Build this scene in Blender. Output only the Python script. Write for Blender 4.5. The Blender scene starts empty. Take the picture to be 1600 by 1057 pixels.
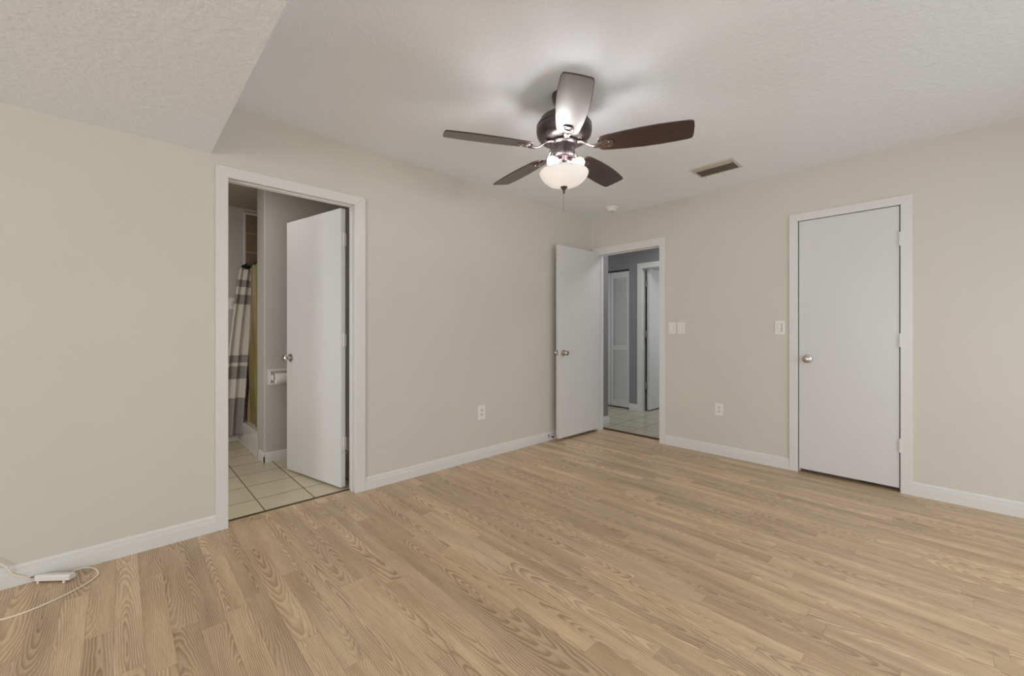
import bpy, bmesh, math, random
from mathutils import Vector, Matrix
random.seed(7)
S = bpy.context.scene
COL = S.collection
PI = math.pi

# ------------------------------------------------------------------ camera, world, light, exposure
cam_d = bpy.data.cameras.new('camera')
cam = bpy.data.objects.new('camera', cam_d)
COL.objects.link(cam)
cam.location = (2.8684, -3.9863, 1.1345)
cam.rotation_euler = (PI / 2, 0, 0.8113)
cam_d.sensor_width = 36.0
cam_d.sensor_fit = 'HORIZONTAL'
cam_d.lens = 644.53 / 1600 * 36.0
cam_d.shift_x = -1.21 / 1600
cam_d.shift_y = -9.8 / 1600
cam_d.clip_start = 0.02
S.camera = cam

S.view_settings.view_transform = 'Standard'
S.view_settings.look = 'None'
S.view_settings.gamma = 1.0
S.view_settings.use_curve_mapping = False
S.view_settings.exposure = 0.05
S.cycles.use_denoising = True
S.cycles.max_bounces = 12
S.cycles.diffuse_bounces = 8
S.cycles.sample_clamp_indirect = 6.0

W = bpy.data.worlds.new('daylight')
S.world = W
W.use_nodes = True
W.node_tree.nodes['Background'].inputs[0].default_value = (0.80, 0.90, 1.0, 1)
W.node_tree.nodes['Background'].inputs[1].default_value = 0.12


def area(name, loc, rot, sx, sy, power, color):
    d = bpy.data.lights.new(name, 'AREA')
    d.shape = 'RECTANGLE'
    d.size, d.size_y, d.energy, d.color = sx, sy, power, color
    o = bpy.data.objects.new(name, d)
    COL.objects.link(o)
    o.location, o.rotation_euler = loc, rot
    return o


# daylight entering by the right and rear windows; the other rooms get added fill lights
area('window_daylight_right', (4.39, -3.3, 1.1), (PI / 2 - 0.48, 0, PI / 2), 1.8, 1.9, 19, (0.93, 0.975, 1.0))
area('window_daylight_right', (4.39, -1.5, 1.1), (PI / 2 - 0.42, 0, PI / 2), 1.7, 1.9, 22, (0.93, 0.975, 1.0))
area('window_daylight_rear', (3.2, -8.39, 1.15), (PI / 2 + 0.42, 0, 0), 1.6, 1.9, 92, (0.93, 0.975, 1.0))
area('added_fill_bathroom', (-0.45, -4.55, 0.95), (PI / 2 - 0.1, 0, math.radians(32)), 0.6, 1.0, 12.5, (1.0, 0.975, 0.95))  # unseen fill added to brighten the bathroom; no window exists there
area('added_fill_bathroom_top', (-0.65, -3.5, 2.42), (0, 0, 0), 0.3, 0.3, 4.0, (1.0, 0.97, 0.92))  # added fill from above for the bathroom, without a fixture
area('added_fill_hall', (-2.2, 0.45, 1.3), (PI / 2, 0, math.radians(-58)), 0.6, 1.3, 11.0, (1.0, 0.985, 0.97))  # added hall fill from the left end, no window behind it
area('added_fill_hall_top', (0.75, 0.7, 2.42), (0, 0, 0), 0.5, 0.5, 9.5, (1.0, 0.985, 0.97))  # added fill under the hall ceiling; no lamp is modelled
area('added_fill_far_room', (1.45, 2.4, 1.4), (PI / 2, 0, PI / 2), 1.0, 1.2, 10.0, (0.96, 0.97, 1.0))  # stand-in light added for the far room, which has no window


# ------------------------------------------------------------------ materials
def lin(c):
    c = c / 255.0
    return c / 12.92 if c <= 0.04045 else ((c + 0.055) / 1.055) ** 2.4


def rgb(r, g, b):
    return (lin(r), lin(g), lin(b), 1.0)


class NT:
    def __init__(self, name):
        self.m = bpy.data.materials.new(name)
        self.m.use_nodes = True
        self.t = self.m.node_tree
        self.b = self.t.nodes['Principled BSDF']
        self.out = self.t.nodes['Material Output']

    def n(self, kind, **kw):
        o = self.t.nodes.new(kind)
        for k, v in kw.items():
            setattr(o, k, v)
        return o

    def set(self, sock, v):
        if isinstance(v, bpy.types.NodeSocket):
            self.t.links.new(v, sock)
        else:
            sock.default_value = v

    def math(self, op, a, b=None, c=None):
        o = self.n('ShaderNodeMath', operation=op)
        self.set(o.inputs[0], a)
        if b is not None:
            self.set(o.inputs[1], b)
        if c is not None:
            self.set(o.inputs[2], c)
        return o.outputs[0]

    def xyz(self, x, y, z=0.0):
        o = self.n('ShaderNodeCombineXYZ')
        self.set(o.inputs[0], x)
        self.set(o.inputs[1], y)
        self.set(o.inputs[2], z)
        return o.outputs[0]

    def pos(self, space='object'):
        if space == 'object':
            o = self.n('ShaderNodeTexCoord').outputs['Object']
        else:
            o = self.n('ShaderNodeNewGeometry').outputs['Position']
        s = self.n('ShaderNodeSeparateXYZ')
        self.t.links.new(o, s.inputs[0])
        return o, s.outputs[0], s.outputs[1], s.outputs[2]

    def noise(self, vec, scale, detail=2.0, rough=0.5):
        o = self.n('ShaderNodeTexNoise')
        self.set(o.inputs['Vector'], vec)
        self.set(o.inputs['Scale'], scale)
        self.set(o.inputs['Detail'], detail)
        self.set(o.inputs['Roughness'], rough)
        return o.outputs['Fac']

    def white(self, vec):
        o = self.n('ShaderNodeTexWhiteNoise')
        self.set(o.inputs['Vector'], vec)
        s = self.n('ShaderNodeSeparateColor')
        self.t.links.new(o.outputs['Color'], s.inputs[0])
        return s.outputs[0], s.outputs[1], s.outputs[2]

    def remap(self, v, a, b, c=0.0, d=1.0, smooth=False):
        o = self.n('ShaderNodeMapRange')
        if smooth:
            o.interpolation_type = 'SMOOTHSTEP'
        self.set(o.inputs[0], v)
        self.set(o.inputs[1], a)
        self.set(o.inputs[2], b)
        self.set(o.inputs[3], c)
        self.set(o.inputs[4], d)
        return o.outputs[0]

    def mix(self, f, a, b, mode='MIX'):
        o = self.n('ShaderNodeMix', data_type='RGBA', blend_type=mode)
        self.set(o.inputs[0], f)
        self.set(o.inputs[6], a)
        self.set(o.inputs[7], b)
        return o.outputs[2]

    def bump(self, h, strength, dist):
        o = self.n('ShaderNodeBump')
        self.set(o.inputs['Height'], h)
        o.inputs['Strength'].default_value = strength
        o.inputs['Distance'].default_value = dist
        self.t.links.new(o.outputs[0], self.b.inputs['Normal'])

    def base(self, c, rough=0.5, metal=0.0, spec=0.5):
        self.set(self.b.inputs['Base Color'], c)
        self.set(self.b.inputs['Roughness'], rough)
        self.b.inputs['Metallic'].default_value = metal
        self.b.inputs['Specular IOR Level'].default_value = spec
        return self


def paint(name, c, rough=0.6, bump_scale=90, bump=0.08, spec=0.35, var=0.025):
    t = NT(name)
    v, *_ = t.pos('world')
    f = t.noise(v, 2.2, 3)
    c2 = tuple(x * (1 - 2 * var) for x in c[:3]) + (1,)
    t.base(t.mix(f, c, c2), rough, 0, spec)
    if bump:
        t.bump(t.noise(v, bump_scale, 3, 0.55), bump, 0.004)
    return t.m


def plain(name, c, rough=0.45, metal=0.0, spec=0.5, var=0.04, scale=25.0):
    t = NT(name)
    v, *_ = t.pos('object')
    f = t.noise(v, scale, 2)
    c2 = tuple(x * (1 - var) for x in c[:3]) + (1,)
    t.base(t.mix(f, c, c2), rough, metal, spec)
    return t.m


def ceiling_mat():
    t = NT('textured_ceiling_paint')
    v, *_ = t.pos('world')
    t.base((0.865, 0.915, 0.98, 1), 0.75, 0, 0.2)
    a = t.noise(v, 34, 3, 0.55)
    a = t.remap(a, 0.42, 0.62, 0, 1, True)
    b = t.noise(v, 95, 2, 0.5)
    h = t.math('ADD', a, t.math('MULTIPLY', b, 0.35))
    t.bump(h, 0.22, 0.006)
    return t.m


def wood_floor_mat():
    t = NT('oak_laminate_floor')
    v, x, y, z = t.pos('world')
    w, L = 0.080, 0.86
    yy = t.math('DIVIDE', t.math('ADD', y, 8.005), w)
    row = t.math('FLOOR', yy)
    fy = t.math('FRACT', yy)
    r_row, r_row2, _ = t.white(t.xyz(row, 3.7, 1.3))
    xx = t.math('ADD', t.math('DIVIDE', x, t.remap(r_row2, 0, 1, 0.62, 1.05)), t.math('MULTIPLY', r_row, 9.0))
    pl = t.math('FLOOR', xx)
    fx = t.math('FRACT', xx)
    r1, r2, r3 = t.white(t.xyz(row, pl, 5.1))
    gx = t.math('ADD', x, t.math('MULTIPLY', r1, 40.0))
    gy = t.math('ADD', y, t.math('MULTIPLY', r2, 40.0))
    q1, q2, q3 = t.white(t.xyz(pl, row, 9.7))
    # growth rings cut by the strip: distance to a tilted tree axis gives cathedrals on some strips, straight grain on others
    cross = t.math('MULTIPLY', t.math('ADD', t.math('SUBTRACT', fy, 0.5), t.remap(q1, 0, 1, -0.75, 0.75)), w)
    slow = t.noise(t.xyz(t.math('MULTIPLY', gx, 3.2), t.math('MULTIPLY', gy, 7.0), r3), 1.0, 2, 0.5)
    fine = t.noise(t.xyz(t.math('MULTIPLY', gx, 12.0), t.math('MULTIPLY', gy, 40.0), r3), 1.0, 2, 0.5)
    cross = t.math('ADD', cross, t.math('MULTIPLY', t.math('SUBTRACT', slow, 0.5), 0.030))
    depth = t.math('MULTIPLY_ADD', t.math('SUBTRACT', fx, t.remap(q2, 0, 1, -0.3, 1.3)), t.remap(q3, 0, 1, 0.035, 0.075), t.math('MULTIPLY', t.math('SUBTRACT', slow, 0.5), 0.035))
    dist = t.math('SQRT', t.math('ADD', t.math('MULTIPLY', cross, cross), t.math('MULTIPLY', depth, depth)))
    dist = t.math('ADD', dist, t.math('MULTIPLY', fine, 0.0036))
    ring = t.math('FRACT', t.math('DIVIDE', dist, t.remap(r3, 0, 1, 0.0048, 0.0085)))
    line = t.math('MULTIPLY', t.remap(ring, 0.15, 0.80, 0, 1, True), t.remap(ring, 0.86, 1.0, 1, 0, True))
    pores = t.noise(t.xyz(t.math('MULTIPLY', gx, 12.0), t.math('MULTIPLY', gy, 300.0), r1), 1.0, 2, 0.6)
    pores = t.remap(pores, 0.42, 0.68, 0, 1, True)
    blot = t.noise(t.xyz(t.math('MULTIPLY', gx, 1.6), t.math('MULTIPLY', gy, 14.0), r2), 1.0, 3)
    light, mid, dark = rgb(231, 203, 168), rgb(209, 180, 147), rgb(149, 122, 98)
    c = t.mix(t.remap(blot, 0.3, 0.7), light, mid)
    amt = t.math('MULTIPLY', line, t.remap(blot, 0.3, 0.7, 0.25, 0.80))
    c = t.mix(amt, c, dark)
    c = t.mix(t.math('MULTIPLY', pores, 0.28), c, dark)
    tone = t.remap(r2, 0, 1, 0.86, 1.10)
    tn = t.n('ShaderNodeCombineColor')
    t.set(tn.inputs[0], tone)
    t.set(tn.inputs[1], t.math('MULTIPLY', tone, t.remap(r1, 0, 1, 0.985, 1.01)))
    t.set(tn.inputs[2], t.math('MULTIPLY', tone, t.remap(r1, 0, 1, 0.96, 1.03)))
    c = t.mix(1.0, c, tn.outputs[0], 'MULTIPLY')
    ey = t.math('MINIMUM', fy, t.math('SUBTRACT', 1.0, fy))
    ex = t.math('MINIMUM', fx, t.math('SUBTRACT', 1.0, fx))
    sy = t.remap(ey, 0.0, 0.018, 1, 0)
    sx = t.remap(ex, 0.0, 0.0018, 1, 0)
    seam = t.math('MAXIMUM', sy, sx)
    c = t.mix(t.math('MULTIPLY', seam, 0.35), c, rgb(95, 74, 58))
    t.base(c, t.remap(line, 0, 1, 0.36, 0.44), 0, 0.5)
    h = t.math('SUBTRACT', t.math('MULTIPLY', pores, -0.25), seam)
    t.bump(h, 0.12, 0.0015)
    return t.m


def tile_mat(name, x0, y0, sx, sy, c, c2, grout, gw=0.0075, rough=0.28, spec=0.5):
    t = NT(name)
    v, x, y, z = t.pos('world')
    u = t.math('DIVIDE', t.math('SUBTRACT', x, x0 - 50 * sx), sx)
    w = t.math('DIVIDE', t.math('SUBTRACT', y, y0 - 50 * sy), sy)
    fu, fw = t.math('FRACT', u), t.math('FRACT', w)
    eu = t.math('MULTIPLY', t.math('MINIMUM', fu, t.math('SUBTRACT', 1.0, fu)), sx)
    ew = t.math('MULTIPLY', t.math('MINIMUM', fw, t.math('SUBTRACT', 1.0, fw)), sy)
    e = t.math('MINIMUM', eu, ew)
    g = t.remap(e, gw * 0.5 - 0.001, gw * 0.5 + 0.001, 1, 0)
    r1, r2, r3 = t.white(t.xyz(t.math('FLOOR', u), t.math('FLOOR', w), 2.0))
    f = t.noise(v, 7.0, 4, 0.6)
    col = t.mix(t.math('ADD', t.math('MULTIPLY', f, 0.6), t.math('MULTIPLY', r1, 0.4)), c, c2)
    t.base(t.mix(g, col, grout), t.remap(g, 0, 1, rough, 0.8), 0, spec)
    t.bump(t.math('SUBTRACT', 1.0, g), 0.35, 0.002)
    return t.m


def shower_tile_mat():
    t = NT('taupe_shower_tile')
    v, x, y, z = t.pos('world')
    h = t.math('ADD', x, y)
    u = t.math('FRACT', t.math('DIVIDE', t.math('ADD', h, 20.275), 0.25))
    w = t.math('FRACT', t.math('DIVIDE', t.math('ADD', z, 0.02), 0.2))
    eu = t.math('MULTIPLY', t.math('MINIMUM', u, t.math('SUBTRACT', 1.0, u)), 0.25)
    ew = t.math('MULTIPLY', t.math('MINIMUM', w, t.math('SUBTRACT', 1.0, w)), 0.2)
    g = t.remap(t.math('MINIMUM', eu, ew), 0.002, 0.004, 1, 0)
    f = t.noise(v, 9, 4, 0.6)
    t.base(t.mix(g, t.mix(f, rgb(150, 132, 108), rgb(128, 112, 92)), rgb(190, 182, 168)), 0.3)
    t.bump(t.math('SUBTRACT', 1.0, g), 0.3, 0.002)
    return t.m


def curtain_mat():
    t = NT('striped_curtain_fabric')
    v, x, y, z = t.pos('world')
    m = None
    for a, b in ((1.595, 1.668), (1.417, 1.516), (0.818, 0.894), (0.652, 0.782), (0.0, 0.458)):
        s = t.math('MULTIPLY', t.math('GREATER_THAN', z, a), t.math('LESS_THAN', z, b))
        m = s if m is None else t.math('ADD', m, s)
    weave = t.math('MULTIPLY_ADD', t.math('SINE', t.math('MULTIPLY', z, 270.0)), 0.12, 0.88)
    grey = t.mix(weave, rgb(178, 173, 168), rgb(158, 154, 150))
    t.base(t.mix(m, rgb(222, 218, 208), grey), 0.85, 0, 0.15)
    t.bump(t.noise(v, 350, 2), 0.15, 0.001)
    return t.m


def liner_mat():
    t = NT('clear_liner_plastic')
    v, x, y, z = t.pos('world')
    f = t.noise(t.xyz(t.math('MULTIPLY', x, 18.0), t.math('MULTIPLY', y, 18.0), t.math('MULTIPLY', z, 1.3)), 1.0, 3)
    t.base(t.mix(t.remap(f, 0.35, 0.65), rgb(136, 120, 72), rgb(188, 174, 124)), 0.25, 0, 0.6)
    tr = t.n('ShaderNodeBsdfTransparent')
    tr.inputs[0].default_value = (0.93, 0.89, 0.72, 1)
    mx = t.n('ShaderNodeMixShader')
    mx.inputs[0].default_value = 0.75
    t.t.links.new(tr.outputs[0], mx.inputs[1])
    t.t.links.new(t.b.outputs[0], mx.inputs[2])
    t.t.links.new(mx.outputs[0], t.out.inputs[0])
    return t.m


def blade_mat():
    t = NT('dark_cherry_blade')
    v, x, y, z = t.pos('object')
    n = t.noise(t.xyz(t.math('MULTIPLY', x, 3.0), t.math('MULTIPLY', y, 38.0), 0.0), 1.0, 3, 0.6)
    ring = t.math('SINE', t.math('MULTIPLY', t.noise(t.xyz(t.math('MULTIPLY', x, 1.6), t.math('MULTIPLY', y, 11.0), 2.0), 1.0, 1), 60.0))
    f = t.math('MULTIPLY_ADD', ring, 0.2, t.math('MULTIPLY', n, 0.8))
    t.base(t.mix(f, rgb(58, 30, 25), rgb(30, 17, 15)), 0.34, 0, 0.6)
    t.b.inputs['Coat Weight'].default_value = 0.65
    t.b.inputs['Coat Roughness'].default_value = 0.42
    return t.m


def glow(name, c, strength):
    t = NT(name)
    t.base(c, 0.4)
    t.b.inputs['Emission Color'].default_value = c
    t.b.inputs['Emission Strength'].default_value = strength
    return t.m


def bowl_mat():
    t = NT('frosted_white_glass')
    v, *_ = t.pos('object')
    c = t.mix(t.noise(v, 14, 3), (0.97, 0.965, 0.95, 1), (0.94, 0.925, 0.90, 1))
    t.base(c, 0.25, 0, 0.5)
    tl = t.n('ShaderNodeBsdfTranslucent')
    t.set(tl.inputs[0], c)
    mx = t.n('ShaderNodeMixShader')
    mx.inputs[0].default_value = 0.37
    t.t.links.new(t.b.outputs[0], mx.inputs[1])
    t.t.links.new(tl.outputs[0], mx.inputs[2])
    t.t.links.new(mx.outputs[0], t.out.inputs[0])
    return t.m


M = dict(
    wall=paint('beige_wall_paint', (0.67, 0.645, 0.58, 1), 0.55, 120, 0.10, 0.4),
    ceiling=ceiling_mat(),
    white=paint('white_trim_paint', (0.735, 0.735, 0.725, 1), 0.35, 60, 0.02, 0.5, 0.01),
    door=paint('white_door_paint', (0.695, 0.70, 0.70, 1), 0.36, 40, 0.03, 0.5, 0.015),
    hall=paint('blue_grey_wall_paint', (0.265, 0.27, 0.285, 1), 0.55, 120, 0.1, 0.35),
    bath=paint('grey_bathroom_wall_paint', (0.56, 0.54, 0.51, 1), 0.55, 120, 0.1, 0.35),
    tan=paint('shade_toned_bathroom_ceiling', (0.40, 0.345, 0.265, 1), 0.7),  # shade is put into this ceiling colour so it looks unlit
    dim=paint('pale_room_wall_paint', (0.6, 0.6, 0.6, 1)),
    wood=wood_floor_mat(),
    tile=tile_mat('cream_bathroom_tile', -0.345, -3.325, 0.305, 0.2985, rgb(214, 203, 176), rgb(196, 184, 156), rgb(112, 100, 84)),
    halltile=tile_mat('grey_beige_hall_tile', 0.112, 0.965, 0.302, 0.302, rgb(200, 195, 174), rgb(182, 177, 158), rgb(124, 118, 103), 0.007),
    dark=plain('closet_darkness', rgb(46, 38, 30), 0.8),  # near black stands in for the darkness inside the closet
    strip=plain('brown_threshold_metal', rgb(84, 68, 46), 0.45, 0.3),
    nickel=plain('brushed_nickel', (0.58, 0.55, 0.50, 1), 0.24, 1.0),
    plastic=plain('white_plastic', (0.84, 0.83, 0.80, 1), 0.35),
    ivory=plain('ivory_plastic', (0.78, 0.74, 0.67, 1), 0.35),
    bezel=plain('shadowed_plastic', (0.50, 0.48, 0.45, 1), 0.5),
    slot=plain('dark_slot', rgb(60, 56, 52), 0.6),
    bronze=plain('dark_bronze_metal', (0.115, 0.098, 0.098, 1), 0.30, 0.85),
    bracket=plain('polished_bronze_metal', (0.34, 0.29, 0.29, 1), 0.22, 1.0),
    blade=blade_mat(),
    bulb=glow('lit_bulb_glass', (1.0, 0.94, 0.92, 1), 72.0),
    bowl=bowl_mat(),
    black=plain('black_metal', rgb(22, 21, 22), 0.35, 0.4),
    curtain=curtain_mat(),
    liner=liner_mat(),
    shower=shower_tile_mat(),
    paper=plain('white_paper', (0.82, 0.80, 0.77, 1), 0.9, 0, 0.1),
    ceramic=plain('white_ceramic', (0.78, 0.76, 0.72, 1), 0.15),
    ventmetal=plain('painted_vent_metal', rgb(205, 200, 190), 0.4),
    ventslat=plain('beige_vent_metal', rgb(192, 184, 168), 0.5),  # slats slightly browner than the vent frame
    ductgrey=plain('dark_duct_backing', rgb(98, 90, 78), 0.8),  # dark plate in place of the open duct interior
    cable=plain('cream_cable_jacket', rgb(244, 235, 214), 0.4),
    brass=plain('connector_metal', (0.45, 0.40, 0.36, 1), 0.3, 1.0),
)


# ------------------------------------------------------------------ mesh helpers
def box(bm, lo, hi):
    lo, hi = [min(a, b) for a, b in zip(lo, hi)], [max(a, b) for a, b in zip(lo, hi)]
    v = [bm.verts.new((x, y, z)) for x in (lo[0], hi[0]) for y in (lo[1], hi[1]) for z in (lo[2], hi[2])]
    for f in ((0, 1, 3, 2), (4, 6, 7, 5), (0, 4, 5, 1), (2, 3, 7, 6), (0, 2, 6, 4), (1, 5, 7, 3)):
        bm.faces.new([v[i] for i in f])


def prism(bm, pts, d0, d1, mp):
    a = [bm.verts.new(mp(s, z, d0)) for s, z in pts]
    b = [bm.verts.new(mp(s, z, d1)) for s, z in pts]
    n = len(pts)
    bm.faces.new(a)
    bm.faces.new(list(reversed(b)))
    for i in range(n):
        j = (i + 1) % n
        bm.faces.new([a[j], a[i], b[i], b[j]])


def lathe(bm, prof, seg=32, mat=Matrix()):
    rings = []
    for r, z in prof:
        if r < 1e-6:
            rings.append([bm.verts.new(mat @ Vector((0, 0, z)))])
        else:
            rings.append([bm.verts.new(mat @ Vector((r * math.cos(2 * PI * i / seg), r * math.sin(2 * PI * i / seg), z))) for i in range(seg)])
    for a, b in zip(rings, rings[1:]):
        for i in range(seg):
            j = (i + 1) % seg
            if len(a) == 1 and len(b) == 1:
                continue
            if len(a) == 1:
                bm.faces.new([a[0], b[i], b[j]])
            elif len(b) == 1:
                bm.faces.new([a[i], b[0], a[j]])
            else:
                bm.faces.new([a[i], b[i], b[j], a[j]])
    for r in (rings[0], rings[-1]):
        if len(r) > 1:
            bm.faces.new(r)


def tube(bm, pts, r, seg=10, flat=1.0):
    pts = [Vector(p) for p in pts]
    rs = r if isinstance(r, (list, tuple)) else [r] * len(pts)
    rings = []
    for i, p in enumerate(pts):
        d = (pts[min(i + 1, len(pts) - 1)] - pts[max(i - 1, 0)]).normalized()
        up = Vector((0, 0, 1)) if abs(d.z) < 0.9 else Vector((1, 0, 0))
        s = d.cross(up).normalized()
        u = s.cross(d).normalized()
        rings.append([bm.verts.new(p + rs[i] * (math.cos(2 * PI * k / seg) * s + flat * math.sin(2 * PI * k / seg) * u)) for k in range(seg)])
    for a, b in zip(rings, rings[1:]):
        for k in range(seg):
            l = (k + 1) % seg
            bm.faces.new([a[k], a[l], b[l], b[k]])
    bm.faces.new(list(reversed(rings[0])))
    bm.faces.new(rings[-1])


def smooth_path(pts, n=10):
    P = [Vector(p) for p in pts]
    out = []
    for i in range(len(P) - 1):
        p0, p1, p2, p3 = P[max(i - 1, 0)], P[i], P[i + 1], P[min(i + 2, len(P) - 1)]
        for k in range(n):
            t = k / n
            out.append(0.5 * ((2 * p1) + (p2 - p0) * t + (2 * p0 - 5 * p1 + 4 * p2 - p3) * t * t + (3 * p1 - p0 - 3 * p2 + p3) * t ** 3))
    out.append(P[-1])
    return out


def obj(name, bm, mat, parent=None, bevel=0.0, smooth=False, loc=None, rot=None, seg=2):
    bmesh.ops.recalc_face_normals(bm, faces=bm.faces)
    me = bpy.data.meshes.new(name)
    bm.to_mesh(me)
    bm.free()
    if smooth:
        for p in me.polygons:
            p.use_smooth = True
        try:
            me.set_sharp_from_angle(angle=math.radians(38))
        except Exception:
            pass
    me.materials.append(mat)
    o = bpy.data.objects.new(name, me)
    COL.objects.link(o)
    if parent is not None:
        o.parent = parent
    if loc is not None:
        o.location = loc
    if rot is not None:
        o.rotation_euler = rot
    if bevel:
        b = o.modifiers.new('bevel', 'BEVEL')
        b.width, b.segments, b.limit_method, b.angle_limit = bevel, seg, 'ANGLE', math.radians(35)
    return o


def empty(name, loc=(0, 0, 0), rot=(0, 0, 0)):
    o = bpy.data.objects.new(name, None)
    COL.objects.link(o)
    o.empty_display_size = 0.1
    o.location, o.rotation_euler = loc, rot
    return o


def tag(o, label, cat, group=None):
    o['label'], o['category'] = label, cat
    if group:
        o['group'] = group
    return o


def struct(o, label, cat):
    o['kind'] = 'structure'
    o['label'], o['category'] = label, cat
    return o


def boxes(name, lst, mat, label, cat, bevel=0.0):
    bm = bmesh.new()
    for lo, hi in lst:
        box(bm, lo, hi)
    return struct(obj(name, bm, mat, bevel=bevel), label, cat)


LEFT = lambda s, z, d: (d, s, z)            # bedroom left wall, facing +x
BACK = lambda s, z, d: (s, -d, z)           # bedroom back wall, facing -y
FAR = lambda s, z, d: (s, 1.34 - d, z)      # far wall of the hall, facing -y
TPW = lambda s, z, d: (-1.21 + d, s, z)     # bathroom partition, facing +x
BATHF = lambda s, z, d: (-2.25 + d, s, z)   # bathroom far wall, facing +x
HALLL = lambda s, z, d: (-0.012 + d, s, z)    # hall left return, facing +x

# ------------------------------------------------------------------ the setting
RX, RY, H = 4.4, -8.4, 2.44
TW = 0.105
boxes('floor', [((-0.092, RY, -0.06), (RX, 0.095, 0))], M['wood'], 'oak laminate floor of the bedroom in narrow strips', 'floor')
boxes('ceiling', [((-TW, RY, H), (RX, 0.1, H + 0.08))], M['ceiling'], 'white textured bedroom ceiling', 'ceiling')
boxes('ceiling_soffit', [((0.0, RY, 2.144), (RX, -3.618, H))], M['ceiling'], 'lowered white textured ceiling over the near end of the room', 'ceiling')
boxes('wall_left', [((-TW, RY, 0), (0, -3.548, H)), ((-TW, -2.787, 0), (0, 0.0, H)), ((-TW, -3.548, 2.034), (0, -2.787, H))],
      M['wall'], 'beige left wall with the bathroom doorway', 'wall')
boxes('wall_back', [((-TW, 0, 0), (0.098, 0.1, H)), ((0.86, 0, 0), (2.025, 0.1, H)), ((2.65, 0, 0), (RX, 0.1, H)),
                    ((0.098, 0, 2.022), (0.86, 0.1, H)), ((2.025, 0, 2.04), (2.65, 0.1, H))],
      M['wall'], 'beige back wall with the hall doorway and the closed door', 'wall')
y0, y1, z0, z1 = -4.25, -0.65, 0.1, 2.07
boxes('wall_right', [((RX, RY, 0), (RX + TW, y0, H)), ((RX, y1, 0), (RX + TW, 0.1, H)), ((RX, y0, 0), (RX + TW, y1, z0)), ((RX, y0, z1), (RX + TW, y1, H))],
      M['wall'], 'beige right wall with a window', 'wall')
x0, x1, rz0, rz1 = 2.35, 4.05, 0.15, 2.1
boxes('wall_rear', [((-TW, RY - TW, 0), (x0, RY, H)), ((x1, RY - TW, 0), (RX + TW, RY, H)), ((x0, RY - TW, 0), (x1, RY, rz0)), ((x0, RY - TW, rz1), (x1, RY, H))],
      M['wall'], 'beige rear wall behind the viewer with a window', 'wall')


def window(name, lo, hi, axis, label):
    bm = bmesh.new()
    f = 0.05
    (a0, b0), (a1, b1) = lo, hi
    mp = (lambda s, z, d: (RX + 0.06 + d, s, z)) if axis == 'x' else (lambda s, z, d: (s, RY - 0.06 - d, z))
    mid = (a0 + a1) / 2
    for r in (((a0, b0), (a1, b0), (a1, b0 + f), (a0, b0 + f)), ((a0, b1 - f), (a1, b1 - f), (a1, b1), (a0, b1)),
              ((a0, b0 + f), (a0 + f, b0 + f), (a0 + f, b1 - f), (a0, b1 - f)), ((a1 - f, b0 + f), (a1, b0 + f), (a1, b1 - f), (a1 - f, b1 - f)),
              ((mid - 0.02, b0 + f), (mid + 0.02, b0 + f), (mid + 0.02, b1 - f), (mid - 0.02, b1 - f))):
        prism(bm, r, 0.0, 0.04, mp)
    return struct(obj(name, bm, M['white'], bevel=0.003), label, 'window')


window('window_1', (y0, z0), (y1, z1), 'x', 'white framed window in the right wall')
window('window_2', (x0, rz0), (x1, rz1), 'y', 'white framed window in the rear wall')


# baseboards: a moulded profile swept along straight runs
def baseboard(name, mp, s0, s1, h, label, parts=None):
    bm = bmesh.new()
    prof = [(0, 0), (0.0125, 0), (0.0125, h * 0.62), (0.0105, h * 0.66), (0.0105, h * 0.72), (0.0085, h * 0.76), (0.0085, h * 0.86), (0.005, h * 0.97), (0.003, h), (0, h)]
    a = [bm.verts.new(mp(s0, z, d)) for d, z in prof]
    b = [bm.verts.new(mp(s1, z, d)) for d, z in prof]
    for i in range(len(prof)):
        j = (i + 1) % len(prof)
        bm.faces.new([a[i], a[j], b[j], b[i]])
    bm.faces.new(a)
    bm.faces.new(list(reversed(b)))
    return struct(obj(name, bm, M['white']), label, 'baseboard')


baseboard('baseboard_left', LEFT, RY, -3.597, 0.092, 'white moulded baseboard left of the bathroom door')
baseboard('baseboard_left.001', LEFT, -2.723, 0.0, 0.092, 'white moulded baseboard right of the bathroom door')
baseboard('baseboard_back', BACK, 0.909, 1.976, 0.095, 'white baseboard between the hall doorway and the closed door')
baseboard('baseboard_back.001', BACK, 2.704, RX, 0.095, 'white baseboard right of the closed door')
baseboard('baseboard_right', lambda s, z, d: (RX - d, s, z), RY, -0.013, 0.095, 'white baseboard of the right wall')
baseboard('baseboard_rear', lambda s, z, d: (s, RY + d, z), 0.013, RX - 0.013, 0.095, 'white baseboard of the rear wall')


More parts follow.
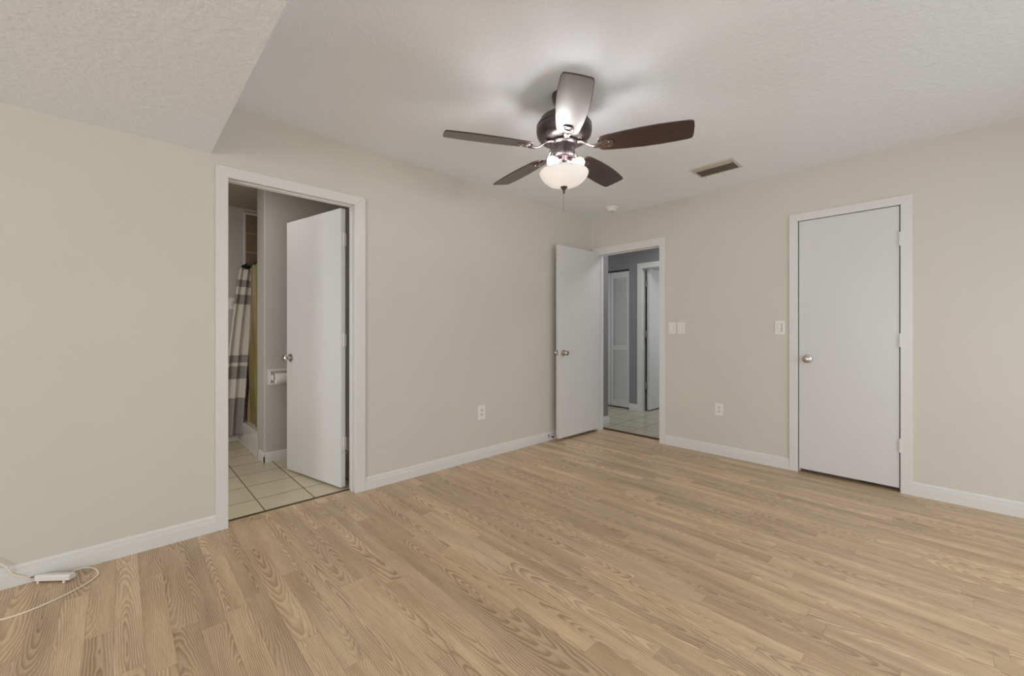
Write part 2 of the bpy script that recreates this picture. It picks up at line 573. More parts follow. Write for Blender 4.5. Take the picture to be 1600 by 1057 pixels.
def casing(name, mp, outer, inner, zo, zi, jamb_depth, label, zb=0.0, stop=None, t=0.015, reveal=0.006):
    """Mitred door casing on the wall face plus the jamb lining the opening; stop = (d0, d1) depth of the stop strip."""
    (o0, o1), (i0, i1) = outer, inner
    bm = bmesh.new()
    prism(bm, [(o0, zb), (i0, zb), (i0, zi), (o0, zo)], 0, t, mp)
    prism(bm, [(i1, zb), (o1, zb), (o1, zo), (i1, zi)], 0, t, mp)
    prism(bm, [(o0, zo), (i0, zi), (i1, zi), (o1, zo)], 0, t, mp)
    r = reveal
    w = 0.013
    j0, j1, jz = i0 - r, i1 + r, zi + r
    prism(bm, [(j0 - w, zb), (j0, zb), (j0, jz), (j0 - w, jz)], -0.0005, -jamb_depth, mp)
    prism(bm, [(j1, zb), (j1 + w, zb), (j1 + w, jz), (j1, jz)], -0.0005, -jamb_depth, mp)
    prism(bm, [(j0 - w, jz), (j1 + w, jz), (j1 + w, jz + 0.004), (j0 - w, jz + 0.004)], -0.0005, -jamb_depth, mp)
    if stop:
        a, b = stop
        q = 0.011
        prism(bm, [(j0, zb), (j0 + q, zb), (j0 + q, jz - q), (j0, jz)], -a, -b, mp)
        prism(bm, [(j1 - q, zb), (j1, zb), (j1, jz), (j1 - q, jz - q)], -a, -b, mp)
        prism(bm, [(j0, jz), (j0 + q, jz - q), (j1 - q, jz - q), (j1, jz)], -a, -b, mp)
    return struct(obj(name, bm, M['white'], bevel=0.002), label, 'door frame')


casing('trim_1', LEFT, (-3.597, -2.723), (-3.538, -2.798), 2.088, 2.025, TW, 'white casing and jamb of the bathroom doorway', 0.0, (0.03, 0.064))
casing('trim_2', BACK, (0.030, 0.908), (0.110, 0.85), 2.093, 2.014, 0.1, 'white casing and jamb of the hall doorway', 0.0, (0.045, 0.075))
casing('trim_3', BACK, (1.976, 2.704), (2.036, 2.642), 2.0905, 2.029, 0.1, 'white casing and jamb around the closed door', 0.0, (0.04, 0.07), reveal=0.0035)
casing('trim_4', FAR, (-0.162, 0.80), (-0.092, 0.73), 2.101, 2.026, 0.1, 'white casing around the far door across the hall', 0.012, (0.03, 0.06))

# bathroom shell
boxes('floor_bathroom', [((-2.4, -4.7, -0.06), (-0.092, -1.4, 0.001))], M['tile'], 'cream square tile floor of the bathroom', 'floor')
boxes('ceiling_bathroom', [((-2.4, -4.7, H), (-TW, -1.4, H + 0.08))], M['tan'], 'bathroom ceiling, coloured tan to look unlit', 'ceiling')
boxes('wall_bathroom_far', [((-2.4, -4.7, 0), (-2.25, -1.4, H))], M['bath'], 'grey far wall of the bathroom', 'wall')
boxes('wall_bathroom_left', [((-2.25, -4.7, 0), (-TW, -4.6, H))], M['bath'], 'grey left end wall of the bathroom', 'wall')
boxes('wall_bathroom_right', [((-2.25, -1.5, 0), (-TW, -1.4, H))], M['bath'], 'grey right end wall of the bathroom', 'wall')
boxes('wall_bathroom_partition', [((-1.475, -3.085, 0), (-1.21, -1.5, H))], M['bath'], 'grey partition wall holding the paper roll beside the shower', 'wall', 0.006)
boxes('wall_bathroom_door_side', [((-TW - 0.012, -4.6, 0), (-TW, -3.6, H)), ((-TW - 0.012, -2.74, 0), (-TW, -1.5, H)), ((-TW - 0.012, -3.6, 2.09), (-TW, -2.74, H))],
      M['bath'], 'grey bathroom side of the doorway wall', 'wall')
boxes('wall_shower', [((-2.25, -3.03, 0.05), (-2.24, -2.25, 2.38)), ((-2.24, -2.26, 0.05), (-1.475, -2.25, 2.38)), ((-1.485, -3.0, 0.05), (-1.475, -2.26, 2.38))],
      M['shower'], 'taupe tiled shower walls', 'wall')
boxes('trim_5', [((-2.25, -3.052, 0.2), (-2.238, -3.03, 2.40)), ((-2.25, -3.03, 2.38), (-2.238, -2.26, 2.40))], M['ceramic'], 'pale tile edging beside the shower', 'trim', 0.003)
boxes('trim_6', [((-2.237, -3.085, 0.0), (-1.476, -2.97, 0.205))], M['ceramic'], 'white shower curb between the bathroom walls', 'trim', 0.012)
boxes('trim_7', [((-2.237, -3.099, 0.0), (-1.46, -3.085, 0.022))], M['ceramic'], 'thin white strip along the foot of the shower curb', 'trim', 0.004)
baseboard('baseboard_bathroom', TPW, -3.095, -1.5, 0.083, 'white baseboard under the paper roll')
baseboard('baseboard_bathroom.001', BATHF, -4.6, -3.085, 0.083, 'white baseboard behind the striped curtain')
baseboard('baseboard_bathroom.002', lambda s, z, d: (s, -3.085 - d, z), -1.38, -1.1975, 0.083, 'white baseboard returning round the partition end')

# hall and the room beyond it
boxes('floor_hall', [((-2.3, 0.095, -0.05), (2.4, 3.3, 0.012))], M['halltile'], 'grey beige tile floor of the hall', 'floor')
boxes('ceiling_hall', [((-2.3, 0.1, H), (2.4, 3.3, H + 0.08))], M['ceiling'], 'white hall ceiling', 'ceiling')
boxes('wall_hall_left', [((-0.12, 0.1, 0), (-0.012, 0.37, H))], M['hall'], 'blue grey wall stub at the left of the hall doorway', 'wall')
boxes('wall_hall_far', [((-2.3, 1.34, 0), (-0.935, 1.44, H)), ((-0.297, 1.34, 0), (-0.112, 1.44, H)), ((0.75, 1.34, 0), (2.4, 1.44, H)),
                        ((-0.935, 1.34, 2.045), (-0.297, 1.44, H)), ((-0.112, 1.34, 2.036), (0.75, 1.44, H))],
      M['hall'], 'blue grey far wall of the hall', 'wall')
boxes('wall_hall_end', [((2.4, 0.1, 0), (2.5, 3.3, H)), ((-2.4, 0.1, 0), (-2.3, 3.3, H)), ((-2.3, 3.3, 0), (2.4, 3.4, H))], M['dim'], 'outer walls of the hall and the room beyond', 'wall')
boxes('wall_hall_near', [((-2.3, 0.088, 0), (-0.105, 0.1, H)), ((0.91, 0.1, 0), (2.0, 0.112, H)), ((2.66, 0.1, 0), (2.4, 0.112, H))], M['hall'], 'blue grey near wall of the hall', 'wall')
boxes('wall_hall_closet', [((-1.0, 1.9, 0), (-0.25, 2.0, H)), ((-0.25, 1.44, 0), (-0.15, 2.0, H)), ((-1.1, 1.44, 0), (-1.0, 2.0, H))], M['dim'], 'closet walls behind the louvered door', 'wall')
boxes('wall_closet', [((1.9, 0.72, 0), (2.8, 0.8, 2.3)), ((2.7, 0.1, 0), (2.8, 0.72, 2.3)), ((1.88, 0.112, 0), (1.98, 0.72, 2.3)), ((1.98, 0.1, 2.2), (2.7, 0.72, 2.3))], M['dark'], 'closet walls behind the closed door, coloured dark as if unlit', 'wall')
boxes('floor_closet', [((1.98, 0.095, 0.012), (2.7, 0.72, 0.02))], M['dark'], 'closet floor behind the closed door, coloured dark as if unlit', 'floor')
baseboard('baseboard_hall', HALLL, 0.1, 0.37, 0.10, 'white baseboard of the wall stub in the hall')
baseboard('baseboard_hall.001', FAR, -0.293, -0.162, 0.10, 'white baseboard between the louvered door and the far door')
baseboard('baseboard_hall.002', lambda s, z, d: (s, 0.37 + d, z), -0.12, 0.0005, 0.10, 'white baseboard end at the hall corner')
boxes('trim_8', [((0.105, 0.088, 0.0), (0.855, 0.112, 0.016))], M['strip'], 'dark threshold strip in the hall doorway', 'trim', 0.003)
boxes('trim_9', [((-0.103, -3.538, 0.0), (-0.083, -2.798, 0.004))], M['strip'], 'thin threshold strip in the bathroom doorway', 'trim', 0.001)


# ------------------------------------------------------------------ doors
def knob_bm(side=1.0, keyed=False, off=0.0):
    bm = bmesh.new()
    m = Matrix.Rotation(side * PI / 2, 4, 'X') @ Matrix.Translation((0, 0, off))
    lathe(bm, [(0.0, 0.0), (0.032, 0.0), (0.033, 0.004), (0.029, 0.009), (0.016, 0.012), (0.0125, 0.02), (0.0125, 0.03), (0.018, 0.036),
               (0.0255, 0.044), (0.0275, 0.052), (0.026, 0.059), (0.019, 0.064), (0.009, 0.0655), (0.0085, 0.067), (0.0, 0.067)], 28, m)
    return bm


def hinge(parent, loc, rot=0.0, mat='white', leaf=0.03, h=0.09):
    bm = bmesh.new()
    lathe(bm, [(0, -h / 2 - 0.006), (0.004, -h / 2 - 0.004), (0.0065, -h / 2), (0.0065, h / 2), (0.004, h / 2 + 0.004), (0, h / 2 + 0.006)], 12)
    box(bm, (-leaf, -0.0015, -h / 2), (leaf, 0.0015, h / 2))
    for z in (-h * 0.3, 0, h * 0.3):
        for x in (-leaf * 0.6, leaf * 0.6):
            lathe(bm, [(0, -0.0015), (0.0035, -0.0015), (0.003, 0.003), (0, 0.0032)], 8, Matrix.Translation((x, 0, z)) @ Matrix.Rotation(PI / 2, 4, 'X'))
    return obj('hinge', bm, M[mat], parent, loc=loc, rot=(0, 0, rot))


def slab(w, t, z0, z1):
    bm = bmesh.new()
    box(bm, (0, 0, z0), (w, t, z1))
    return bm


# bathroom door: hinged at the right jamb, standing open into the bathroom. Local x runs from hinge to free edge; face seen = local y 0
ang = math.atan2(-0.160, -0.720)
# local frame: x along u, y must point to the back (+Y world): rotate so that y = (-sin, cos); u=(cos a, sin a) with a ~ -167 deg gives y pointing to -Y, so use mirrored thickness
d1 = obj('door_1', slab(0.737, -0.038, 0.016, 2.022), M['door'], None, 0.002, loc=(-0.121, -2.846, 0), rot=(0, 0, ang))
struct(d1, 'white flush door standing open into the bathroom', 'door')
kx = 0.737 - 0.062
o = obj('door_knob', knob_bm(-1), M['nickel'], d1, smooth=True, loc=(kx, 0, 0.925)); o['label'] = 'satin nickel knob'
o = obj('door_knob', knob_bm(1), M['nickel'], d1, smooth=True, loc=(kx, -0.038, 0.925)); o['label'] = 'satin nickel knob'
for z in (1.80, 1.075, 0.33):
    hinge(d1, (-0.0075, -0.019, z), PI / 2 + 0.15, 'white', 0.022)
bm = bmesh.new(); box(bm, (0, -0.011, -0.028), (0.0018, 0.011, 0.028)); box(bm, (0.0018, -0.006, -0.008), (0.010, 0.006, 0.008))
obj('latch_plate', bm, M['nickel'], d1, loc=(0.737, -0.019, 0.925))

# hall door: hinged at the left jamb, standing open into the bedroom along the left wall
ang = math.radians(269.0)
d2 = obj('door_2', slab(0.70, -0.040, 0.03, 2.034), M['door'], None, 0.002, loc=(0.128, -0.016, 0), rot=(0, 0, ang))
struct(d2, 'white flush door standing open against the left wall', 'door')
kx = 0.70 - 0.062
o = obj('door_knob', knob_bm(-1), M['nickel'], d2, smooth=True, loc=(kx, 0, 0.915)); o['label'] = 'satin nickel knob'
o = obj('door_knob', knob_bm(1), M['nickel'], d2, smooth=True, loc=(kx, -0.040, 0.915)); o['label'] = 'satin nickel knob'
for z in (1.80, 1.075, 0.33):
    hinge(d2, (-0.006, -0.012, z), PI / 2 + 0.05, 'white', 0.011)
bm = bmesh.new(); box(bm, (0, -0.0125, -0.028), (0.0018, 0.0125, 0.028)); box(bm, (0.0018, -0.006, -0.008), (0.010, 0.006, 0.008))
obj('latch_plate', bm, M['nickel'], d2, loc=(0.70, -0.020, 0.915))

# closed door
bm = bmesh.new(); box(bm, (2.0415, -0.003, 0.031), (2.6355, 0.035, 2.0255))
d3 = struct(obj('door_3', bm, M['door'], None, 0.002), 'white flush door, closed, on the back wall', 'door')
o = obj('door_knob', knob_bm(1), M['nickel'], d3, smooth=True, loc=(2.099, -0.003, 0.917)); o['label'] = 'satin nickel knob'
bm = bmesh.new(); box(bm, (2.0375, -0.0035, 0.885), (2.0405, 0.012, 0.945)); obj('latch_plate', bm, M['nickel'], d3)
for z in (1.79, 1.075, 0.332):
    hinge(d3, (2.640, -0.012, z), 0, 'white', 0.009)

# far door across the hall
bm = bmesh.new(); box(bm, (-0.052, 1.405, 0.03), (-0.017, 2.11, 2.022))
d4 = struct(obj('door_4', bm, M['door'], None, 0.002), 'white flush door standing open in the far doorway across the hall', 'door')
for z in (1.82, 1.10, 0.375):
    hinge(d4, (-0.058, 1.402, z), 0.0, 'nickel', 0.014)
o = obj('door_knob', knob_bm(1), M['nickel'], d4, smooth=True, loc=(-0.017, 2.05, 0.92), rot=(0, 0, PI / 2)); o['label'] = 'satin nickel knob'


# louvered bifold door
def louver_panel(x0, x1, name, parent):
    fr = bmesh.new()
    st, y0, y1, z0, z1 = 0.045, 1.352, 1.376, 0.03, 2.018
    box(fr, (x0, y0, z0), (x0 + st, y1, z1)); box(fr, (x1 - st, y0, z0), (x1, y1, z1))
    for a, b in ((z0, 0.125), (0.86, 0.925), (1.925, z1)):
        box(fr, (x0 + st, y0, a), (x1 - st, y1, b))
    p = obj(name, fr, M['door'], parent, 0.0015)
    sl = bmesh.new()
    for a, b in ((0.125, 0.86), (0.925, 1.925)):
        n = int(round((b - a) / 0.0275))
        for i in range(n):
            zc = a + (i + 0.5) * (b - a) / n
            h, t = 0.0138, 0.003
            pts = [(y0 + 0.003, zc - h), (y0 + 0.003 + t, zc - h - 0.001), (y1 - 0.003, zc + h - t), (y1 - 0.003 - t, zc + h)]
            va = [sl.verts.new((x0 + st - 0.004, yy, zz)) for yy, zz in pts]
            vb = [sl.verts.new((x1 - st + 0.004, yy, zz)) for yy, zz in pts]
            for k in range(4):
                l = (k + 1) % 4
                sl.faces.new([va[k], va[l], vb[l], vb[k]])
            sl.faces.new(va); sl.faces.new(vb[::-1])
    obj('louver_slats', sl, M['door'], p)
    return p


d5 = struct(empty('door_5', (0, 0, 0)), 'white louvered bifold closet door across the hall', 'door')
louver_panel(-0.612, -0.302, 'door_panel', d5)
louver_panel(-0.928, -0.618, 'door_panel', d5)
bm = bmesh.new(); box(bm, (-0.93, 1.352, 2.026), (-0.30, 1.376, 2.044)); obj('track', bm, M['slot'], d5)


# ------------------------------------------------------------------ ceiling fan
FX, FY = 1.413, -2.215
fan = tag(empty('ceiling_fan', (FX, FY, 0)), 'dark bronze ceiling fan with five blades and a lit bowl lamp', 'ceiling fan')
bm = bmesh.new()
lathe(bm, [(0.0, 2.44), (0.066, 2.44), (0.067, 2.425), (0.060, 2.40), (0.045, 2.378), (0.030, 2.368), (0.0, 2.366)], 40)
obj('canopy', bm, M['bronze'], fan, smooth=True)
bm = bmesh.new()
lathe(bm, [(0.0, 2.37), (0.012, 2.37), (0.012, 2.34), (0.022, 2.338), (0.022, 2.325), (0.0, 2.325)], 20)
obj('downrod', bm, M['bronze'], fan, smooth=True)
bm = bmesh.new()
lathe(bm, [(0.0, 2.337), (0.05, 2.336), (0.095, 2.327), (0.128, 2.305), (0.1455, 2.276), (0.1505, 2.268), (0.1515, 2.262), (0.149, 2.258), (0.1515, 2.254), (0.152, 2.236),
           (0.147, 2.214), (0.134, 2.195), (0.112, 2.184), (0.085, 2.180), (0.0, 2.180)], 56)
obj('motor_housing', bm, M['bronze'], fan, smooth=True)
bm = bmesh.new()
lathe(bm, [(0.0, 2.180), (0.078, 2.180), (0.080, 2.172), (0.074, 2.164), (0.062, 2.160), (0.060, 2.150), (0.0605, 2.112), (0.057, 2.100), (0.052, 2.096), (0.0, 2.094)], 40)
hub = obj('switch_housing', bm, M['bronze'], fan, smooth=True)
for k in range(5):       # screws in the flange
    a = 2 * PI * k / 5 + 0.3
    bm = bmesh.new()
    lathe(bm, [(0, 0), (0.006, 0), (0.005, -0.004), (0, -0.005)], 8, Matrix.Translation((0.100 * math.cos(a), 0.100 * math.sin(a), 2.182)))
    obj('screw', bm, M['bracket'], fan)
bm = bmesh.new()
lathe(bm, [(0.0, 2.098), (0.045, 2.098), (0.046, 2.090), (0.020, 2.082), (0.007, 2.078), (0.007, 1.935), (0.0, 1.935)], 24)
obj('lamp_stem', bm, M['bracket'], fan, smooth=True)


def blade_outline():
    up = [(0.186, 0.030), (0.192, 0.044), (0.205, 0.054), (0.24, 0.061), (0.32, 0.070), (0.42, 0.0765), (0.50, 0.077), (0.58, 0.0735), (0.635, 0.069), (0.652, 0.064), (0.657, 0.054)]
    return up + [(0.660, 0.02), (0.660, -0.02)] + [(x, -y) for x, y in reversed(up)]


def make_blade():
    bm = bmesh.new()
    prism(bm, blade_outline(), -0.0035, 0.0035, lambda s, z, d: (s, z, d))
    b = obj('blade', bm, M['blade'], fan, 0.002, smooth=True)
    b['label'] = 'dark cherry wood fan blade'
    # bracket: a swept arm from the flange plus a leaf shaped plate below the blade root
    bm = bmesh.new()
    ctr = smooth_path([(0.070, 0, 0.030), (0.100, 0, 0.026), (0.130, 0, 0.006), (0.155, 0, -0.010), (0.180, 0, -0.012), (0.205, 0, -0.009)], 5)
    n = len(ctr)
    tube(bm, ctr, [0.020 - 0.009 * math.sin(PI * min(1, i / (n - 1) * 1.1)) for i in range(n)], 12, 0.42)
    leaf = [(0.182, 0.0), (0.196, 0.016), (0.213, 0.026), (0.232, 0.029), (0.252, 0.026), (0.262, 0.020), (0.266, 0.0)]
    leaf = leaf + [(x, -y) for x, y in reversed(leaf[1:-1])]
    prism(bm, leaf, -0.0095, -0.0036, lambda s, z, d: (s, z, d))
    heart = [(0.200, 0.0), (0.213, 0.013), (0.226, 0.017), (0.236, 0.012), (0.233, 0.0)]
    heart = heart + [(x, -y) for x, y in reversed(heart[1:-1])]
    prism(bm, heart, -0.0135, -0.0094, lambda s, z, d: (s, z, d))
    for x, y in ((0.246, 0.016), (0.246, -0.016), (0.208, 0.0)):
        lathe(bm, [(0, 0.0), (0.005, 0.0), (0.004, -0.005), (0, -0.006)], 10, Matrix.Translation((x, y, -0.0094)))
    obj('blade_arm', bm, M['bracket'], b, 0.0012, smooth=True)
    return b


b0 = make_blade()
for k in range(5):
    if k == 0:
        b = b0
    else:
        b = b0.copy(); COL.objects.link(b)
        for ch in b0.children:
            c = ch.copy(); COL.objects.link(c); c.parent = b
    b.location = (0, 0, 2.143)
    b.rotation_euler = (math.radians(-12.5), 0, math.radians(26.3 + 72 * k))
    b.rotation_mode = 'XYZ'

bm = bmesh.new()
ro = [(0.133, 2.013), (0.1345, 2.008), (0.132, 2.000), (0.124, 1.985), (0.110, 1.968), (0.088, 1.951), (0.060, 1.940), (0.030, 1.934), (0.010, 1.933)]
ri = [(r - 0.004 if r > 0.02 else r, z + 0.004) for r, z in ro[::-1]]
prof = ro + ri
rings = []
for r, z in prof:
    rings.append([bm.verts.new((r * math.cos(2 * PI * i / 56), r * math.sin(2 * PI * i / 56), z)) for i in range(56)])
for i in range(len(rings)):
    a, b_ = rings[i], rings[(i + 1) % len(rings)]
    for k in range(56):
        l = (k + 1) % 56
        bm.faces.new([a[k], b_[k], b_[l], a[l]])
o = obj('lamp_bowl', bm, M['bowl'], fan, smooth=True); o['label'] = 'frosted white glass bowl'
bm = bmesh.new()
lathe(bm, [(0, 1.936), (0.018, 1.936), (0.0195, 1.932), (0.017, 1.927), (0.010, 1.918), (0.006, 1.910), (0.006, 1.904), (0.0045, 1.897), (0.0, 1.895)], 24)
obj('finial', bm, M['bronze'], fan, smooth=True)
for k in range(3):
    a = math.radians(22 + 120 * k)
    m = Matrix.Translation((0.048 * math.cos(a), 0.048 * math.sin(a), 2.066)) @ Matrix.Rotation(a, 4, 'Z') @ Matrix.Rotation(math.radians(108), 4, 'Y')
    bm = bmesh.new()
    lathe(bm, [(0, -0.030), (0.014, -0.030), (0.016, -0.026), (0.0165, 0.004), (0.0, 0.004)], 18, m)
    s_ = obj('lamp_socket', bm, M['bracket'], fan, smooth=True)
    bm = bmesh.new()
    lathe(bm, [(0.0, 0.004), (0.013, 0.004), (0.0145, 0.012), (0.022, 0.026), (0.0265, 0.038), (0.0265, 0.046), (0.022, 0.058), (0.012, 0.066), (0.0, 0.068)], 18, m)
    obj('light_bulb', bm, M['bulb'], fan, smooth=True)


def chain(pts, r):
    bm = bmesh.new()
    for p in pts:
        lathe(bm, [(0, -r), (r * 0.87, -r * 0.5), (r * 0.87, r * 0.5), (0, r)], 6, Matrix.Translation(p))
    tube(bm, [pts[0], pts[-1]], r * 0.3, 5)
    return bm


R_ = Vector((0.6886, 0.7252, 0))
pt = lambda s, z: (R_.x * s, R_.y * s, z)
obj('pull_chain', chain([pt(-0.002, 1.894 - 0.0042 * i) for i in range(24)], 0.0015), M['bracket'], fan)
F_ = Vector((-0.7252, 0.6886, 0))
obj('pull_chain', chain([(R_.x * 0.006 - F_.x * 0.061, R_.y * 0.006 - F_.y * 0.061, 2.125 - 0.0042 * i) for i in range(12)], 0.0015), M['bracket'], fan)


# ------------------------------------------------------------------ ceiling vent and smoke detector
vx0, vx1, vy0, vy1 = 1.437, 1.758, -0.668, -0.436
vent = tag(empty('ceiling_vent', ((vx0 + vx1) / 2, (vy0 + vy1) / 2, H)), 'rectangular louvered air vent in the ceiling beyond the fan', 'vent')
w2, h2 = (vx1 - vx0) / 2, (vy1 - vy0) / 2
bm = bmesh.new()
f = 0.020
mpv = lambda s, z, d: (s, z, d)
for q in ([(-w2, -h2), (w2, -h2), (w2 - f, -h2 + f), (-w2 + f, -h2 + f)], [(w2, h2), (-w2, h2), (-w2 + f, h2 - f), (w2 - f, h2 - f)],
          [(-w2, h2), (-w2, -h2), (-w2 + f, -h2 + f), (-w2 + f, h2 - f)], [(w2, -h2), (w2, h2), (w2 - f, h2 - f), (w2 - f, -h2 + f)]):
    prism(bm, q, -0.008, 0.0, mpv)
obj('frame', bm, M['ventmetal'], vent, 0.002)
bm = bmesh.new(); box(bm, (-w2 + 0.01, -h2 + 0.01, -0.002), (w2 - 0.01, h2 - 0.01, -0.0005)); obj('backing', bm, M['ductgrey'], vent)
ns = 9
for i in range(ns):
    yc = -h2 + f + (2 * h2 - 2 * f) * (i + 0.5) / ns
    s = 1 if i >= 2 else -1
    bm = bmesh.new()
    pts = [(yc - 0.008, -0.014 if s > 0 else -0.004), (yc - 0.0065, -0.0145 if s > 0 else -0.003), (yc + 0.009, -0.003 if s > 0 else -0.0145), (yc + 0.0075, -0.0025 if s > 0 else -0.015)]
    va = [bm.verts.new((-w2 + f, y, z)) for y, z in pts]; vb = [bm.verts.new((w2 - f, y, z)) for y, z in pts]
    for k in range(4):
        l = (k + 1) % 4
        bm.faces.new([va[k], va[l], vb[l], vb[k]])
    bm.faces.new(va); bm.faces.new(vb[::-1])
    obj('louver', bm, M['ventslat'], vent)
bm = bmesh.new(); box(bm, (-w2 + 0.035, h2 - 0.004, -0.022), (-w2 + 0.041, h2 - 0.0005, -0.006)); obj('lever', bm, M['ventmetal'], vent)

sm = tag(empty('smoke_detector', (0.436, -0.245, H)), 'round white smoke detector on the ceiling near the corner', 'smoke detector')
bm = bmesh.new(); lathe(bm, [(0, 0), (0.068, 0), (0.068, -0.010), (0.064, -0.013), (0, -0.013)], 36); obj('base', bm, M['plastic'], sm, smooth=True)
bm = bmesh.new(); lathe(bm, [(0, -0.013), (0.054, -0.013), (0.056, -0.018), (0.053, -0.030), (0.044, -0.040), (0.030, -0.043), (0, -0.044)], 36); obj('cover', bm, M['plastic'], sm, smooth=True)
bm = bmesh.new(); lathe(bm, [(0, 0), (0.007, 0), (0.006, -0.003), (0, -0.003)], 12, Matrix.Translation((0.02, -0.01, -0.0435))); obj('test_button', bm, M['slot'], sm)


# ------------------------------------------------------------------ switches and outlets (root = wall plate, local x right, z up, face towards -y)
def wall_plate(name, w, h, t=0.006, mat='plastic'):
    bm = bmesh.new()
    box(bm, (-w / 2, -t, -h / 2), (w / 2, 0, h / 2))
    return obj(name, bm, M[mat], None, 0.0022)


def screws(parent, pts, t, mat='ivory'):
    for x, z in pts:
        bm = bmesh.new()
        lathe(bm, [(0, 0), (0.0032, 0), (0.0028, 0.0012), (0, 0.0014)], 10, Matrix.Translation((x, -t, z)) @ Matrix.Rotation(PI / 2, 4, 'X'))
        obj('screw', bm, M[mat], parent)


def rocker_switch(loc, label, slider=False, group=None):
    p = wall_plate('light_switch', 0.072, 0.114)
    bm = bmesh.new()
    box(bm, (-0.0185, -0.0068, -0.035), (0.0185, -0.0055, 0.035))
    obj('bezel', bm, M['bezel'], p)
    bm = bmesh.new()
    x1 = 0.009 if slider else 0.0165
    va = [(-0.0085, -0.033), (-0.0075, 0.0), (-0.011, 0.033), (-0.006, 0.033), (-0.006, -0.033)]
    a = [bm.verts.new((-0.0165, y, z)) for y, z in va]; b = [bm.verts.new((x1, y, z)) for y, z in va]
    for i in range(5):
        j = (i + 1) % 5
        bm.faces.new([a[i], a[j], b[j], b[i]])
    bm.faces.new(a); bm.faces.new(b[::-1])
    obj('rocker', bm, M['plastic'], p, 0.001)
    if slider:
        bm = bmesh.new(); box(bm, (0.0115, -0.011, 0.004), (0.0165, -0.006, 0.012)); obj('slider', bm, M['plastic'], p, 0.001)
    screws(p, ((0, 0.048), (0, -0.048)), 0.006)
    p.location = loc
    return tag(p, label, 'light switch', group)


rocker_switch((0.980, 0, 1.171), 'left one of the pair of white rocker switches beside the hall doorway', group='rocker switches by the hall doorway')
rocker_switch((1.070, 0, 1.171), 'right one of the pair of white rocker switches beside the hall doorway', group='rocker switches by the hall doorway')
rocker_switch((1.908, 0, 1.168), 'single white dimmer switch just left of the closed door', True)


def outlet(loc, rot, w, h, label):
    p = wall_plate('wall_outlet', w, h)
    for s in (1, -1):
        bm = bmesh.new()
        n = 20
        pts = []
        for i in range(n):
            a = 2 * PI * i / n
            pts.append((0.0168 * math.cos(a), max(-0.0135, min(0.0135, 0.0168 * math.sin(a))) + s * 0.0195))
        prism(bm, pts, 0.0055, 0.008, lambda x, z, d: (x, -d, z))
        r = obj('receptacle', bm, M['ivory'], p)
        bm = bmesh.new()
        box(bm, (-0.0078, -0.0084, s * 0.0195 - 0.001), (-0.0052, -0.0078, s * 0.0195 + 0.0085))
        box(bm, (0.0052, -0.0084, s * 0.0195 + 0.0005), (0.0078, -0.0078, s * 0.0195 + 0.0085))
        lathe(bm, [(0, 0), (0.003, 0), (0.003, 0.0005), (0, 0.0005)], 10, Matrix.Translation((0, -0.008, s * 0.0195 - 0.006)) @ Matrix.Rotation(PI / 2, 4, 'X'))
        obj('slot', bm, M['slot'], r)
    screws(p, ((0, 0),), 0.006)
    p.location, p.rotation_euler = loc, rot
    return tag(p, label, 'outlet')


outlet((0, -1.651, 0.413), (0, 0, PI / 2), 0.084, 0.128, 'white wall outlet on the left wall between the two open doors')
outlet((1.425, 0, 0.42), (0, 0, 0), 0.070, 0.110, 'white wall outlet on the back wall between the hall doorway and the closed door')
p = wall_plate('light_switch', 0.115, 0.12, mat='plastic')
for s in (-1, 1):
    bm = bmesh.new(); box(bm, (s * 0.026 - 0.011, -0.0095, -0.028), (s * 0.026 + 0.011, -0.0055, 0.028)); obj('rocker', bm, M['ivory'], p, 0.0015)
p.location, p.rotation_euler = (-2.25, -3.172, 1.428), (0, 0, PI / 2)
tag(p, 'white switch plate on the bathroom wall left of the curtain', 'light switch')

# door stop on the baseboard
ds = tag(empty('door_stop', (0.0125, -0.765, 0.05)), 'small metal door stop on the baseboard beside the open hall door', 'door stop')
my = Matrix.Rotation(PI / 2, 4, 'Y')
bm = bmesh.new(); lathe(bm, [(0, 0), (0.014, 0), (0.014, 0.003), (0.006, 0.006), (0.0042, 0.008), (0.0042, 0.055), (0.0, 0.055)], 16, my); obj('post', bm, M['nickel'], ds, smooth=True)
bm = bmesh.new(); lathe(bm, [(0, 0.055), (0.009, 0.055), (0.010, 0.060), (0.009, 0.070), (0, 0.071)], 16, my); obj('bumper', bm, M['slot'], ds, smooth=True)

# ------------------------------------------------------------------ bathroom things
rod = tag(empty('shower_curtain_rod', (-1.86, -3.045, 1.815)), 'black shower curtain rod spanning the shower opening', 'curtain rod')
bm = bmesh.new(); tube(bm, [(-0.378, 0, 0), (0.385, 0, 0)], 0.0125, 14); obj('pole', bm, M['black'], rod, smooth=True)
for x in (-0.378, 0.375):
    bm = bmesh.new(); tube(bm, [(x - 0.005, 0, 0), (x + 0.012, 0, 0)], 0.026, 18); obj('flange', bm, M['black'], rod, 0.002, smooth=True)

cur = tag(empty('shower_curtain', (0, 0, 0)), 'white shower curtain with wide grey stripes gathered at the far end of the rod', 'shower curtain')
bm = bmesh.new()
NU, NV = 48, 60
g = []
for j in range(NV + 1):
    v = j / NV
    z = 1.795 - v * 1.715
    yl = -3.105 - 0.155 * v ** 0.8 - 0.02 * v
    yr = -2.965 - 0.115 * v ** 1.1
    row = []
    for i in range(NU + 1):
        u = i / NU
        x = -2.125 + (0.018 + 0.014 * v) * math.sin(u * 15.0 + 0.8 * math.sin(v * 3)) + 0.012 * math.sin(u * 6 + v * 2)
        row.append(bm.verts.new((x, yl + (yr - yl) * u, z - 0.006 * math.sin(u * PI))))
    g.append(row)
for j in range(NV):
    for i in range(NU):
        bm.faces.new([g[j][i], g[j + 1][i], g[j + 1][i + 1], g[j][i + 1]])
c = obj('fabric', bm, M['curtain'], cur, smooth=True)
